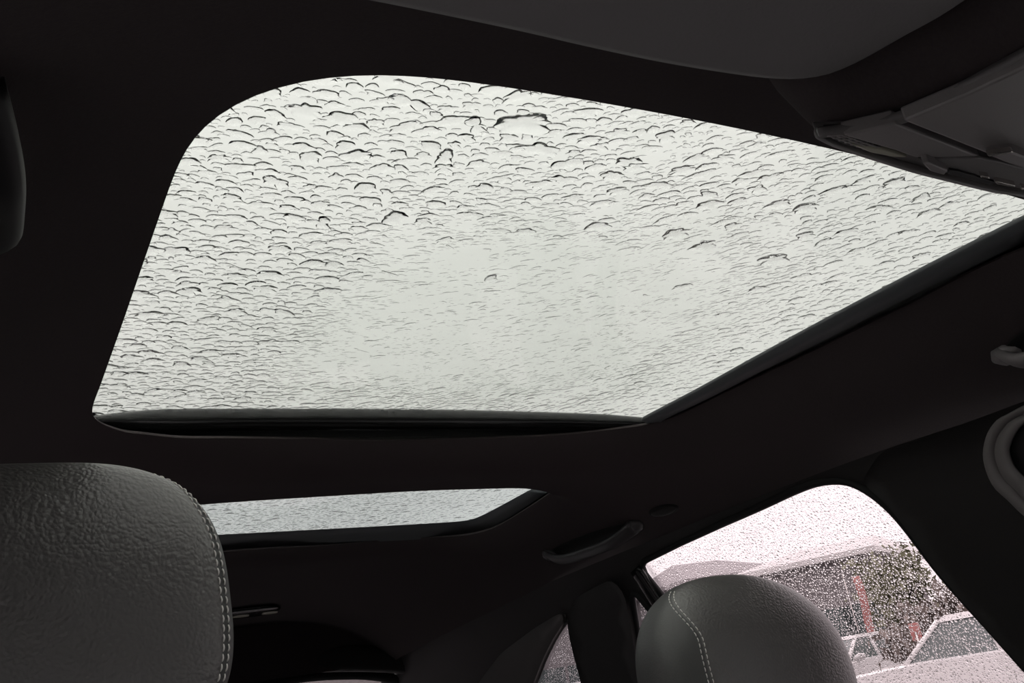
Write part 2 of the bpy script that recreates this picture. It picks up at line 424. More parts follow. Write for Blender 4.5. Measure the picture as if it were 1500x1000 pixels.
# frame band behind the rear glass
inner = by_index(hits([(230, 788), (318, 783), (500, 773.5), (672, 764), (694, 760), (712, 752), (740, 737), (782, 714), (840, 684)], z0, .045), 60)
outr = by_index(hits([(230, 812), (328, 806), (500, 796), (668, 787), (704, 780), (730, 768), (762, 748), (806, 718), (862, 682)], z0, .024), 60)
V, Fc = strip([inner, outr, outr + (0, 0, .004), outr + (.012, .012, .012)], False)
obj('frame_band', V, Fc, 'rail', win2)
V, Fc = strip([outr + (.010, .010, .011), outr + (.03, .03, .014), outr + (.05, .05, .010)], False); obj('band_gap_backing', V, Fc, 'dark', win2)  # black strip added behind the band so its edge gap stays dark

# ------------------------------------------------------------------ the setting: side walls with their windows
W_ = lambda px: np.array([hitw(*p)[1:] for p in px])
door_px = [(939, 829), (1000, 799), (1060, 772), (1120, 746), (1165, 725), (1195, 713), (1225, 708.5), (1252, 713), (1282, 731), (1312, 759), (1342, 798), (1370, 836), (1400, 871),
           (1450, 926), (1500, 982), (1560, 1048), (1640, 1150), (1500, 1250), (1280, 1230), (1130, 1075), (1060, 985), (1005, 911), (972, 869)]
def dens(pts, n, closed=True):
    """even resample without smoothing (keeps corners)"""
    P = np.array(pts, float); P = np.vstack([P, P[:1]]) if closed else P
    d = np.r_[0, np.cumsum(np.linalg.norm(np.diff(P, axis=0), axis=1))]; q = np.linspace(0, d[-1], n + 1)[:n] if closed else np.linspace(0, d[-1], n)
    return np.stack([np.interp(q, d, P[:, j]) for j in range(P.shape[1])], 1)
def soft(p2, n):
    """corner-keeping resample, then a light smoothing"""
    q = dens(p2, n)
    for _ in range(2): q = .25 * np.roll(q, 1, 0) + .5 * q + .25 * np.roll(q, -1, 0)
    return q
door_h = soft(W_(door_px), 160)
qp_px = [(927, 866), (952, 897), (990, 947), (1040, 1013), (1080, 1068), (1040, 1120), (962, 1110), (945, 1000), (936, 926)]
qp_h = soft(W_(qp_px), 70)
rq_px = [(834, 908), (845, 950), (857, 1000), (868, 1060), (830, 1110), (770, 1090), (776, 1035), (787, 1000), (800, 966), (815, 936)]
rq_h = soft(W_(rq_px), 70)
fw_h = soft(np.array([(-.42, -.30), (.56, -.30), (.50, -.1), (.47, .10), (.40, .155), (.1, .115), (-.2, -.02)]), 90)
wall_outer = np.vstack([dens([(-.75, -1.0), (2.42, -1.0)], 40, False), dens([(2.42, -.95), (2.42, .10)], 14, False),
                        [(y, float(zl(XC + .565 - float(taper(y)), y)) + .006) for y in np.linspace(2.38, -.12, 50)], dens([(-.16, .14), (-.75, -.30)], 14, False)])
holes = [door_h, qp_h, rq_h, fw_h]
v2, f2 = cdt(wall_outer, holes, .06, rings=(.006, .015))
def wl(P, dx=0.0): P = np.asarray(P); return np.column_stack([xs(P[:, 0], P[:, 1]) + dx, P])
wallL = obj('wall_left', wl(v2), f2, 'trim', kind='structure', label='dark trimmed side of the cabin beyond the right headrest')
def seal_for(h, parent, m='rubber', depth=.012):
    V, Fc = strip([wl(offset(h, .010), -.001), wl(offset(h, .006), -.006), wl(offset(h, .001), -.005), wl(h, 0), wl(offset(h, .003), .006), wl(offset(h, .010), depth)])
    return obj('window_seal', V, Fc, m, parent)
NS = np.array([.958, 0, .287])
def side_window(name, h, m, label):
    r = empty(name, (float(xs(h[:, 0].mean(), h[:, 1].mean())), h[:, 0].mean(), h[:, 1].min()), kind='structure', label=label)
    V, Fc = sheet(offset(h, .008), lambda a, b: (float(xs(a, b)) + .007, a, b), NS, .004, .04)
    obj('glass_pane', V, Fc, m, r); seal_for(h, r)
    return r
win3 = side_window('window_3', door_h, 'side_glass', 'rain-speckled rear door window behind the right headrest')
win4 = side_window('window_4', qp_h, 'rear_side_glass', 'small triangular door glass left of the right headrest')
win5 = side_window('window_5', rq_h, 'rear_side_glass', 'curved rear quarter window at the bottom edge')
win6 = side_window('window_6', fw_h, 'screen_glass', 'front door window out of view')
# divider bar between the door glass and its triangular pane
dv = dens(np.array([hitw(*p, -.004) for p in ((931, 833), (962, 882), (1010, 945), (1060, 1013), (1110, 1080))]), 30, False)
V, Fc = tube(dv, .0165, .005, up=(1, 0, .3), seg=16, power=3.2)
bar_o = obj('divider_bar', V, Fc, 'gloss', win3)
dv2 = dens(np.array([hitw(*p, -.011) for p in ((933, 836), (960, 876), (1005, 936), (1060, 1010))]), 20, False)
V, Fc = tube(dv2, .0035, .0025, up=(1, 0, .3), seg=8)
obj('bar_bead', V, Fc, 'trim', bar_o)

# wall on the other side (only its light reaches the picture)
def mirror(V): V = np.array(V, float); V[:, 0] = 2 * XC - V[:, 0]; return V
rd_h = soft(np.array([(.66, -.30), (1.36, -.30), (1.40, .02), (1.33, .16), (.95, .185), (.82, .17), (.74, .02)]), 80)
v2, f2 = cdt(wall_outer, [rd_h, fw_h], .08)
wallR = obj('wall_right', mirror(wl(v2)), [tuple(t[::-1]) for t in f2], 'trim', kind='structure', label='dark trimmed side of the cabin at the left picture edge')
for nm, h in (('window_7', rd_h), ('window_8', fw_h)):
    r = empty(nm, (2 * XC - 1.1, h[:, 0].mean(), -.3), kind='structure', label='side door glass out of view to the left')
    V, Fc = sheet(offset(h, .008), lambda a, b: (float(xs(a, b)) + .016, a, b), NS, .004, .08)
    obj('glass_pane', mirror(V), [f[::-1] for f in Fc], 'side_glass' if nm == 'window_7' else 'clear_glass', r)

# floor, front bulkhead, windscreen
V, Fc = box((XC - .85, -.85, -1.02), (XC + .85, 2.5, -1.0)); obj('floor', V, Fc, 'carpet', kind='structure', smooth=False, label='dark carpeted car floor out of view')
prof = [(-.80, -1.0), (-.45, -1.0), (-.52, -.62), (-.42, -.45), (-.45, -.36), (-.62, -.31), (-.86, -.33)]
V, Fc = prism([(XC - .80, y, z) for y, z in prof], (1.60, 0, 0), .02); obj('wall_front', V, Fc, mat('dashboard', (.06, .058, .058), .7, .3), kind='structure', label='dark dashboard and bulkhead behind the camera')
ws = np.array([(XC - .58, -.13), (XC + .58, -.13), (XC + .74, -.84), (XC - .74, -.84)])
V, Fc = sheet(dens(ws, 60), lambda a, b: (a, b, .19 + (b + .13) * .73), (0, -.5, .8), .005, .15)
win9 = empty('window_9', (XC, -.84, -.33), kind='structure', label='windscreen behind the camera'); obj('glass_pane', V, Fc, 'screen_glass', win9)

# rear wall with tailgate glass: (x, z) outline at y ~ 2.3
def ry(x, z): return 2.36 + np.clip(.20 - np.asarray(z, float), 0, None) * .35 - .10 * np.abs((np.asarray(x) - XC) / .6) ** 2.5
def hitr(px, py):
    r = ray(px, py); t = 2.3 / r[1]
    for _ in range(40): t = float(ry(t * r[0], t * r[2])) / r[1]
    return r * t
tg_px = [(330, 1030), (385, 1010), (440, 999), (480, 995.3), (530, 994.2), (560, 997), (600, 1006), (650, 1026), (690, 1060), (640, 1200), (300, 1210), (290, 1080)]
tg_h = soft(np.array([hitr(*p)[[0, 2]] for p in tg_px]), 90)
ro = dens([(XC - .72, -1.0), (XC + .72, -1.0), (XC + .60, -.3), (XC + .47, .12), (XC + .40, .24), (XC + .2, .28), (XC - .2, .28), (XC - .40, .24), (XC - .47, .12), (XC - .60, -.3)], 90)
v2, f2 = cdt(ro, [tg_h], .07, rings=(.01,))
rw = lambda P, d=0: np.column_stack([P[:, 0], ry(P[:, 0], P[:, 1]) + d, P[:, 1]])
wallB = obj('wall_rear', rw(v2), f2, 'trim', kind='structure', label='dark tailgate lining at the far end of the cabin')
win10 = empty('window_10', (*rw(tg_h).mean(0)[:2], tg_h[:, 1].min()), kind='structure', label='tailgate window showing as a sliver at the bottom edge')
V, Fc = sheet(offset(tg_h, .01), lambda a, b: (a, float(ry(a, b)) + .012, b), (0, 1, 0), .004, .08); obj('glass_pane', V, Fc, 'rear_side_glass', win10)
V, Fc = strip([rw(offset(tg_h, .02), -.002), rw(offset(tg_h, .012), -.008), rw(tg_h, -.004), rw(tg_h, .012)]); obj('window_seal', V, Fc, 'rubber', win10)
# padded tailgate header above that glass
hd = smooth_poly(np.array([hitr(*p) + (0, -.02, 0) for p in ((260, 985), (340, 972), (440, 966), (540, 965), (620, 972), (680, 990))]), 40, False)
V, Fc = tube(hd, np.interp(np.linspace(0, 1, 40), [0, .1, .9, 1], [.01, .02, .02, .008]), np.interp(np.linspace(0, 1, 40), [0, .1, .9, 1], [.015, .033, .033, .012]), seg=16, power=2.6)
obj('header_pad', V, Fc, 'trim', wallB)
# lighter trim round the rear quarter window
tp = [(832, 893), (834, 908), (815, 936), (800, 966), (787, 1000), (772, 1045), (690, 1060), (705, 1000), (740, 955), (790, 918)]
d3 = soft(W_(tp), 60); V, Fc = sheet(d3, lambda a, b: (float(xs(a, b)) - .010, a, b), (1, 0, 0), .008, .03)
obj('trim_1', V, Fc, mat('quarter_trim', (.06, .053, .053), .6, .4), kind='structure', label='greyish trim curving round the rear quarter window')
# rear pillar trim between door and quarter glass
cp = [(905, 846), (924, 866), (935, 930), (944, 1000), (955, 1090), (880, 1100), (860, 1000), (845, 945), (838, 905), (850, 875)]
d3 = soft(W_(cp), 60); V, Fc = sheet(d3, lambda a, b: (float(xs(a, b)) - .014, a, b), (1, 0, 0), .012, .03)
obj('trim_2', V, Fc, 'trim', kind='structure', label='black rear pillar trim left of the right headrest')
# door pillar trim panel with its upper edge seam
bp = [(1298, 662), (1380, 634), (1450, 610), (1530, 580), (1640, 540), (1700, 900), (1640, 1110), (1560, 1035), (1505, 975), (1455, 921), (1405, 864), (1372, 826), (1340, 778), (1305, 735), (1268, 705)]
bp_h = soft(W_(bp), 110)
V, Fc = sheet(bp_h, lambda a, b: (float(xs(a, b)) - .012, a, b), (1, 0, 0), .010, .03)
pillar = obj('trim_3', V, Fc, 'trim', kind='structure', label='dark door pillar trim at the right edge')

# ------------------------------------------------------------------ seat belt guide on the door pillar
def ringpts(half, cx):
    """closed outline from the visible left half and its mirror image beyond the frame"""
    a = list(half); b = [(2 * cx - x, y - (x - cx) * -.12) for x, y in half[::-1]]
    return a + b
g1 = [(1515, 588), (1476, 606), (1458, 617), (1444, 640), (1440, 672), (1452, 708), (1474, 731), (1515, 764)]
g2 = [(1515, 594), (1478, 610), (1463, 622), (1452, 642), (1449, 670), (1460, 702), (1480, 722), (1515, 752)]
g3 = [(1515, 602), (1482, 615), (1469, 628), (1459, 645), (1457, 668), (1467, 697), (1485, 716), (1515, 742)]
g4 = [(1515, 606), (1486, 618), (1474, 632), (1465, 648), (1463, 666), (1472, 692), (1490, 711), (1515, 733)]
g5 = [(1515, 612), (1494, 624), (1484, 638), (1478, 652), (1477, 664), (1485, 684), (1500, 700), (1515, 716)]
def gl(g, dx): return smooth_poly(np.array([hitw(*p, dx) for p in ringpts(g, 1545)]), 64)
belt = empty('belt_guide', hitw(1545, 760, -.012), label='grey oval seat belt guide on the pillar at the right edge', cat='belt guide')
V, Fc = strip([gl(g1, -.011), gl(g1, -.017), gl(g2, -.022), gl(g3, -.016)]); obj('outer_ring', V, Fc, 'belt', belt)
V, Fc = strip([gl(g3, -.014), gl(g3, -.018), gl(g4, -.026), gl(g5, -.028), gl([(x + 3, y) for x, y in g5], -.018)]); obj('inner_ring', V, Fc, 'belt', belt)
inn = gl([(x + 2, y) for x, y in g5], -.016); obj('slot_plate', np.vstack([inn, inn.mean(0)]), [(i, (i + 1) % 64, 64) for i in range(64)], 'dark', belt)
bs = dens(np.array([hitw(1540, 650, -.024), hitw(1555, 800, -.03), hitw(1570, 1100, -.06)]), 24, False)
V, Fc = tube(bs, .023, .0012, up=(1, 0, 0), seg=10, power=6); obj('belt_webbing', V, Fc, 'rubber', belt)

# ------------------------------------------------------------------ grab handles and small roof fittings
def nrm_roof(p):
    e = .004; dx = (float(zl(p[0] + e, p[1])) - float(zl(p[0] - e, p[1]))) / (2 * e); dy = (float(zl(p[0], p[1] + e)) - float(zl(p[0], p[1] - e))) / (2 * e)
    return _n((dx, dy, -1))
def grab_handle(a, b, label, m='handle', bow=.026, wide=.011, pocket=True):
    a, b = np.array(a), np.array(b); n = 28; s = np.linspace(0, 1, n)
    P = a + np.outer(s, b - a); N = np.array([nrm_roof(p) for p in P])
    P[:, 2] = zl(P[:, 0], P[:, 1])
    hgt = bow * np.clip(1 - np.abs(2 * s - 1) ** 3.5, 0, 1)
    path = P + N * hgt[:, None] + N * .003
    root = empty('grab_handle', tuple(path.mean(0) - (0, 0, .03)), label=label, cat='grab handle', group='grab handles along the roof rails')
    V, Fc = tube(path, wide * (1 + .35 * np.abs(2 * s - 1) ** 3), .0065, up=N, seg=14, power=2.4); obj('grip', V, Fc, m, root)
    for k, e in ((0, a), (n - 1, b)):
        d = _n(b - a); c = P[k] + N[k] * .002
        V, Fc = tube([c - d * .018 * (1 if k == 0 else 1), c - d * .008, c + d * .008, c + d * .018], [.004, .013, .013, .004], [.003, .009, .009, .003], up=N[k], seg=14); obj('mount', V, Fc, m, root)
    if pocket:
        sp = np.linspace(.06, .94, 24); Q = a + np.outer(sp, b - a); Q[:, 2] = zl(Q[:, 0], Q[:, 1]); NQ = np.array([nrm_roof(p) for p in Q])
        V, Fc = tube(Q + NQ * .0005, .016 * np.sin(np.pi * np.clip(sp, .02, .98)) ** .35, .0022, up=NQ, seg=12); obj('pocket', V, Fc, 'rubber', root)
    return root
grab_handle(hit(806, 811), hit(930, 768), 'dark grab handle beside the narrow rear roof glass', m='rear_handle')
grab_handle(hit(1474, 517), hit(1640, 425), 'grab handle end at the right edge above the oval belt guide')
grab_handle(hit(-48, 325), hit(-62, 120), 'dark grab handle cut by the left picture edge', m='dark', bow=.024)
# coat hook flap
c = hit(972, 747); d = _n(hit(1000, 737) - hit(945, 755)); N = nrm_roof(c); root = empty('coat_hook', tuple(c - (0, 0, .01)), label='small almond coat hook above the rear door window', cat='coat hook')
s = np.linspace(-1, 1, 17); V, Fc = tube(c + np.outer(s * .030, d) + N * .001, .010 * np.sqrt(np.clip(1 - s ** 2, .02, 1)), .006 * np.sqrt(np.clip(1 - s ** 2, .02, 1)), up=N, seg=14); obj('flap', V, Fc, 'trim', root)
V, Fc = tube(c + np.outer(s * .034, d), .014 * np.sqrt(np.clip(1 - s ** 2, .02, 1)), .002, up=N, seg=14); obj('rim', V, Fc, 'rubber', root)
# rear reading lamp on the ceiling, seen edge on
a, b = hit(312, 899), hit(410, 888); N = nrm_roof(a); s = np.linspace(0, 1, 15); e = np.sqrt(np.clip(1 - (2 * s - 1) ** 4, .05, 1))
root = empty('reading_lamp', tuple((a + b) / 2 - (0, 0, .012)), label='rear ceiling reading lamp with painted-in glints beside the left headrest', cat='lamp')
V, Fc = tube(a + np.outer(s, b - a) + N * .004, .035 * e, .007 * e, up=N, seg=20, power=3); obj('housing', V, Fc, 'gloss', root)
for t0, t1 in ((.28, .52), (.72, .95)):  # pale strips stand in for the glints on the housing
    s2 = np.linspace(t0, t1, 9); V, Fc = tube(a + np.outer(s2, b - a) + N * .0115, .012 * np.sin(np.pi * np.linspace(.08, .92, 9)) ** .5, .0022, up=N, seg=12); obj('lens', V, Fc, 'lens', root)

# ------------------------------------------------------------------ sun visor
VZ = .232
vis_px = [(1400, 10), (1330, 56), (1280, 89), (1245, 109), (1212, 123), (1170, 131), (1120, 131), (1050, 123), (960, 109), (860, 89), (760, 67), (660, 47), (560, 28), (460, 11), (380, -2), (300, -18), (240, -40), (215, -75),
          (240, -120), (320, -150), (1500, -260), (1560, -190), (1530, -100)]
vp = smooth_poly(np.array([hitz(*p, VZ) for p in vis_px]), 120)
c2 = vp[:, :2].mean(0)
def vis_ring(sc_, dz):
    q = offset(vp[:, :2], sc_); return np.column_stack([q, VZ + (q[:, 1] - .22) * .084 + dz])
L = [vis_ring(-.009, .020), vis_ring(-.003, .0175), vis_ring(0, .010), vis_ring(-.003, .003), vis_ring(-.009, .0)]
V, Fc = strip(L); n = 120
visor = empty('sun_visor', (c2[0], c2[1], VZ), label='folded grey sun visor with rounded corner at the top edge', cat='sun visor')
cv, cf = cdt(offset(vp[:, :2], -.009), [], .03)
lowf = np.column_stack([cv, VZ + (cv[:, 1] - .22) * .084]); k = len(V)
V = np.vstack([V, lowf, lowf + (0, 0, .020)]); Fc += [tuple(k + i for i in t[::-1]) for t in cf] + [tuple(k + len(cv) + i for i in t) for t in cf]
bm = bmesh.new(); bv = [bm.verts.new(p) for p in V]
for f in Fc: bm.faces.new([bv[i] for i in f])
bmesh.ops.remove_doubles(bm, verts=bm.verts, dist=1e-5); bmesh.ops.recalc_face_normals(bm, faces=bm.faces); bm.verts.index_update()
V = np.array([v.co[:] for v in bm.verts]); Fc = [tuple(v.index for v in f.verts) for f in bm.faces]; bm.free()
obj('panel', V, Fc, 'visor', visor)
pv = np.array([(XC - .46, .02, .225), (XC - .30, .045, .238), (XC - .12, .06, .242)]); V, Fc = tube(dens(pv, 10, False), .006, .006, seg=10); obj('pivot_rod', V, Fc, 'dark', visor)

# ------------------------------------------------------------------ overhead console
CZ = .218
def cz(px, py, dz=0.0): return hitz(px, py, CZ + dz)
def cpoly(px, dz=0.0): return [cz(*p, dz) for p in px]
console = empty('overhead_console', cz(1420, 200), label='grey overhead console with lamp and buttons at the right edge', cat='overhead console')
def plate(name, px, dz, thick, m, bev=.001, par=None, smooth=True):
    V, Fc = prism(cpoly(px, dz), (0, 0, thick), bev, 2); return obj(name, V, Fc, m, par or console, smooth=False)
body_px = [(1192, 192), (1240, 191), (1320, 174), (1400, 140), (1460, 108), (1520, 76), (1640, 10), (1760, 120), (1780, 330), (1700, 338), (1600, 306), (1500, 281), (1452, 274), (1387, 258), (1340, 246), (1294, 232), (1250, 218), (1215, 205)]
V, Fc = prism([p for p in cpoly(body_px, .006)], (0, 0, .006), .0015, 3); obj('housing', V, Fc, 'console', console)
q0 = np.array(cpoly(body_px, .008)); q0 = dens(q0, 120); fl = []
for _ in range(12): q0 = .25 * np.roll(q0, 1, 0) + .5 * q0 + .25 * np.roll(q0, -1, 0)
for d_, z_ in ((-.002, 0), (.006, .006), (.012, .020), (.020, .040), (.028, .078)):
    q1 = offset(q0[:, :2], d_); fl.append(np.column_stack([q1, q0[:, 2] + z_]))
V, Fc = strip(fl); obj('surround', V, Fc, 'liner', console)
# raised rim along the front edge
rim = smooth_poly(np.array(cpoly([(1198, 194), (1250, 188), (1325, 170), (1408, 131), (1462, 105), (1520, 75), (1600, 30)], .003)), 40, False); V, Fc = tube(rim, np.interp(np.linspace(0, 1, 40), [0, .3, 1], [.001, .004, .006]), .003, seg=10); obj('rim', V, Fc, 'console', console)
rim = smooth_poly(np.array(cpoly([(1196, 196), (1218, 207), (1252, 219), (1295, 233), (1340, 247), (1387, 259), (1452, 275), (1500, 283), (1600, 309)], .004)), 40, False); V, Fc = tube(rim, .0012, .003, seg=10); obj('rim', V, Fc, 'lid', console)
plate('storage_lid', [(1324, 178), (1420, 138), (1500, 100), (1620, 40), (1700, 110), (1620, 215), (1500, 233), (1478, 221), (1446, 226)], -.003, .008, 'lid', .0014)
plate('side_panel', [(1236, 199), (1312, 181), (1376, 206), (1438, 230), (1390, 231), (1340, 231), (1312, 221)], -.001, .008, 'lid', .001)
# microphone grille: a frame with lattice ribs
gr = plate('speaker_grille', [(1210, 198), (1238, 197), (1291, 215), (1262, 218), (1232, 210)], .001, .006, 'dark', .0004)
for i in range(7):
    a = i / 6; p0 = (1211 + a * 52, 199 + a * 19); p1 = (1236 + a * 52, 196.5 + a * 18)
    V, Fc = tube(dens(np.array(cpoly([p0, p1], .0005)), 4, False), .0004, .0006, seg=6); obj('rib', V, Fc, 'lid', gr)
for i in range(3):
    a = (i + .5) / 3; p0 = (1211 + a * 25, 199 - a * 2.5); p1 = (1263 + a * 26, 218 - a * 3.2)
    V, Fc = tube(dens(np.array(cpoly([p0, p1], .0005)), 4, False), .0004, .0006, seg=6); obj('rib', V, Fc, 'lid', gr)
plate('lamp_lens', [(1246, 212), (1262, 214), (1292, 219), (1330, 231), (1310, 231), (1275, 224)], -.0005, .007, 'lens', .0008)
plate('button_panel', [(1345, 234), (1385, 233), (1436, 231), (1470, 238), (1520, 252), (1600, 275), (1590, 300), (1500, 276), (1455, 266), (1395, 250), (1358, 243)], -.002, .008, 'console', .001)
plate('button', [(1352, 240), (1361, 238), (1389, 250), (1383, 257), (1362, 251)], -.006, .006, 'lid', .0008)
plate('button_slot', [(1391, 249), (1404, 251), (1457, 267), (1450, 271), (1389, 255)], -.0035, .003, 'dark', .0003)
plate('slot_mark', [(1436, 257.5), (1449, 259.5), (1450, 262), (1437, 260)], -.006, .003, 'chrome', .0002)
plate('button', [(1458, 267), (1462, 266), (1488, 272), (1486, 275), (1462, 271)], -.005, .004, 'chrome', .0003)
plate('button', [(1497, 275), (1520, 280), (1519, 283), (1496, 278)], -.005, .004, 'chrome', .0003)
plate('release_latch', [(1446, 228), (1465, 225), (1484, 222), (1502, 229), (1540, 243), (1530, 256), (1495, 247), (1470, 238)], -.008, .010, 'lid', .0016)
plate('latch_edge', [(1446, 227.5), (1482, 221.5), (1485, 223), (1470, 226.5), (1450, 230)], -.0095, .003, 'chrome', .0004)

# ------------------------------------------------------------------ front seats
def spow(c, e): return np.sign(c) * np.abs(c) ** e
def head_surface(th, ph, a=.132, b=.058, c=.108, e1=.62, e2=.62):
    th = np.asarray(th, float); ph = np.asarray(ph, float)
    cp_, sp_ = spow(np.cos(ph), e1), spow(np.sin(ph), e1 * 1.05)
    x = a * cp_ * spow(np.cos(th), e2); y = b * cp_ * spow(np.sin(th), e2); z = c * sp_
    x = x * (1 + .05 * np.clip(-z / c, -1, 1))                       # a little broader below
    y = y + .018 * (z / c) ** 2 * np.sign(z) * .5 + .008 * (x / a) ** 2 * (y < 0) * -.4
    return np.stack([x, y, z], -1)
def seam_theta(ph, th0, p0, p1):
    """angle of the seam on each slice: on the front corner, swinging out to the side over the shoulder"""
    t = np.clip((np.asarray(ph) - p0) / (p1 - p0), 0, 1); return -th0 * (1 - t * t * (3 - 2 * t))
def headrest(parent, cx, cy, czt, label, e1=.62, e2=.62, a=.132, c=.108, tilt=0.0, seam=(.50, .45, 1.35), seam_l=(.5, .45, 1.35)):
    def place(P):
        P = np.asarray(P); return np.stack([P[..., 0] + cx + tilt * P[..., 2], P[..., 1] + cy, P[..., 2] + czt], -1)
    S_ = lambda t, p: head_surface(t, p, a=a, c=c, e1=e1, e2=e2)
    phs = np.linspace(-np.pi / 2 + .02, np.pi / 2 - .004, 110)
    # columns: seam (right) .. front .. seam (left) .. back; each row is warped so that a column lies on the seam
    fr_ = np.r_[np.linspace(0, .06, 12), np.linspace(.06, .94, 44)[1:], np.linspace(.94, 1, 12)[1:]]
    bk_ = np.r_[np.linspace(0, .04, 12), np.linspace(.04, .96, 54)[1:], np.linspace(.96, 1, 12)[1:-1]]
    rows = []; dips = []
    for p in phs:
        s0 = float(seam_theta(p, *seam)); s1_ = -np.pi - float(seam_theta(p, *seam_l))
        rows.append(np.r_[s0 + (s1_ - s0) * fr_, s1_ + (s0 + 2 * np.pi - (s1_ + 2 * np.pi)) * 0 + (-2 * np.pi + s0 - s1_) * bk_[1:]])
    T = np.array(rows); n = T.shape[1]; Pm = np.repeat(phs[:, None], n, 1); Sf = S_(T, Pm)
    cj = [0, len(fr_) - 1]
    for j0 in cj:
        d = np.linalg.norm(Sf - Sf[:, j0:j0 + 1], axis=2); fade = np.clip((np.abs(seam_theta(phs, *seam)) - .05) / .25, 0, 1)[:, None]
        Sf[..., :2] *= (1 - .022 * fade * np.exp(-(d / .0022) ** 2))[..., None]
    k = len(phs); V = Sf.reshape(-1, 3); Fc = []; side = []
    for i in range(k - 1):
        for j in range(n):
            j2 = (j + 1) % n; Fc.append((i * n + j2, i * n + j, (i + 1) * n + j, (i + 1) * n + j2)); side.append(0 if j < len(fr_) - 1 else 1)
    top = len(V); V = np.vstack([V, Sf[-1].mean(0), Sf[0].mean(0)])
    Fc += [((k - 1) * n + (j + 1) % n, (k - 1) * n + j, top) for j in range(n)] + [(j, (j + 1) % n, top + 1) for j in range(n)]; side += [1] * n * 2
    h = obj('headrest', place(V), Fc, 'leather', parent, label=label)
    h.data.materials.append(M['leather_side']); h.data.polygons.foreach_set('material_index', side)
    # twin rows of stitches either side of the seam
    for sgn in (1, -1):
        pp = np.linspace(-.9, 1.4, 900); th = seam_theta(pp, *(seam if sgn > 0 else seam_l)); ok = th < -.10; pp, th = pp[ok], th[ok]
        t0 = th if sgn > 0 else -np.pi - th
        for row in (-1, 1):
            C = S_(t0, pp); D = S_(t0 + 1e-3, pp); dth = .0031 / np.maximum(np.linalg.norm(D - C, axis=1) / 1e-3, 1e-2)
            Q = S_(t0 + row * dth, pp); out_ = Q / np.array([a, .058, c]) ** 2; out_ /= np.linalg.norm(out_, axis=1)[:, None]
            L_ = np.r_[0, np.cumsum(np.linalg.norm(np.diff(Q, axis=0), axis=1))]; parts = []; pos = .002
            while pos + .0052 < L_[-1]:
                ss = np.linspace(pos, pos + .0048, 5); pt = np.stack([np.interp(ss, L_, Q[:, j]) for j in range(3)], 1); on = np.stack([np.interp(ss, L_, out_[:, j]) for j in range(3)], 1)
                arch = np.array([-.0004, .0003, .0006, .0003, -.0004])
                parts.append(tube(place(pt + on * arch[:, None]), np.array([.0004, .00060, .00066, .00060, .0004]), .0006, up=on, seg=6)); pos += .0066
            V, Fc = join(*parts); obj('stitching', V, Fc, 'thread', h, kind='stuff')
    return h
def seat(cx, cy, ztop, label, hl, c=.108, **kw):
    root = empty('car_seat', (cx, cy + .02, -.75), label=label, cat='car seat', group='front seats')
    headrest(root, cx, cy, ztop - c, hl, c=c, **kw)
    zb = ztop - 2 * c
    for sx in (-.045, .045):
        V, Fc = tube(dens(np.array([(cx + sx, cy + .005, zb + .02), (cx + sx, cy + .015, zb - .12)]), 6, False), .006, .006, up=(0, 1, 0), seg=12); obj('headrest_post', V, Fc, 'chrome', root)
    # padded backrest: rounded slices from hip to shoulder
    L = []
    for t in np.linspace(0, 1, 16):
        z = -.62 + t * (zb - .025 + .62); hw = np.interp(t, [0, .3, .75, .93, 1], [.20, .205, .20, .17, .12]); d = np.interp(t, [0, .8, 1], [.085, .06, .03]); yc = cy - .10 + .15 * t
        a_ = np.linspace(0, 2 * np.pi, 40, endpoint=False); L.append(np.column_stack([cx + hw * spow(np.cos(a_), .5), yc + d * spow(np.sin(a_), .6), np.full(40, z)]))
    V, Fc = strip(L); Fc += [tuple(range(40))[::-1], tuple(15 * 40 + i for i in range(40))]; obj('backrest', V, Fc, 'leather', root)
    V, Fc = box((cx - .21, cy - .62, -.82), (cx + .21, cy - .02, -.64), .04, 3); obj('cushion', V, Fc, 'leather', root)
    return root
seat(.036, .735, .210, 'grey leather front seat at left with stitched headrest filling the corner', 'grained grey leather headrest with pale twin stitching', e1=.66, e2=.58, a=.135)
seat(.826, .915, .102, 'smooth dark leather front seat whose headrest covers the side window', 'smooth dark grey leather headrest with twin stitched seam', e1=.86, e2=.70, a=.150, c=.118, tilt=-.10, seam=(.16, .2, 1.0), seam_l=(.95, .30, 1.30))

# ------------------------------------------------------------------ outside, through the wet side glass
M['asphalt'] = mat('wet_asphalt', (.30, .29, .29), .35, .5, noise=.2, nscale=.8)
M['wall_grey'] = mat('building_render', (.20, .185, .19), .9, .2, noise=.12, nscale=.6)
M['roof_pale'] = mat('wet_metal_roof', (.62, .60, .60), .5, .5)
M['roof_dark'] = mat('slate_roof', (.30, .28, .29), .8, .3)
M['foliage'] = mat('tree_leaves', (.19, .19, .13), .8, .2, noise=.4, nscale=3)
M['foliage2'] = mat('hedge_leaves', (.20, .17, .155), .85, .2, noise=.4, nscale=3)
M['bark'] = mat('bark', (.05, .04, .035), .9)
M['red'] = mat('red_cloth', (.40, .17, .16), .8)
M['paint_white'] = mat('white_car_paint', (.82, .80, .80), .3, .5, coat=.5)
M['paint_silver'] = mat('silver_car_paint', (.6, .59, .59), .3, .5, coat=.5)
M['car_glass'] = mat('car_window_glass', (.10, .12, .12), .12, .6)
M['tyre'] = mat('tyre_rubber', (.015, .015, .015), .8)
M['amber'] = mat('amber_lens', (.7, .25, .04), .3)
gz = -HC
obj('ground', np.array([(-150, -150, gz), (150, -150, gz), (150, 150, gz), (-150, 150, gz)]), [(0, 1, 2, 3)], 'asphalt', kind='structure', label='wet pale asphalt of the car park')

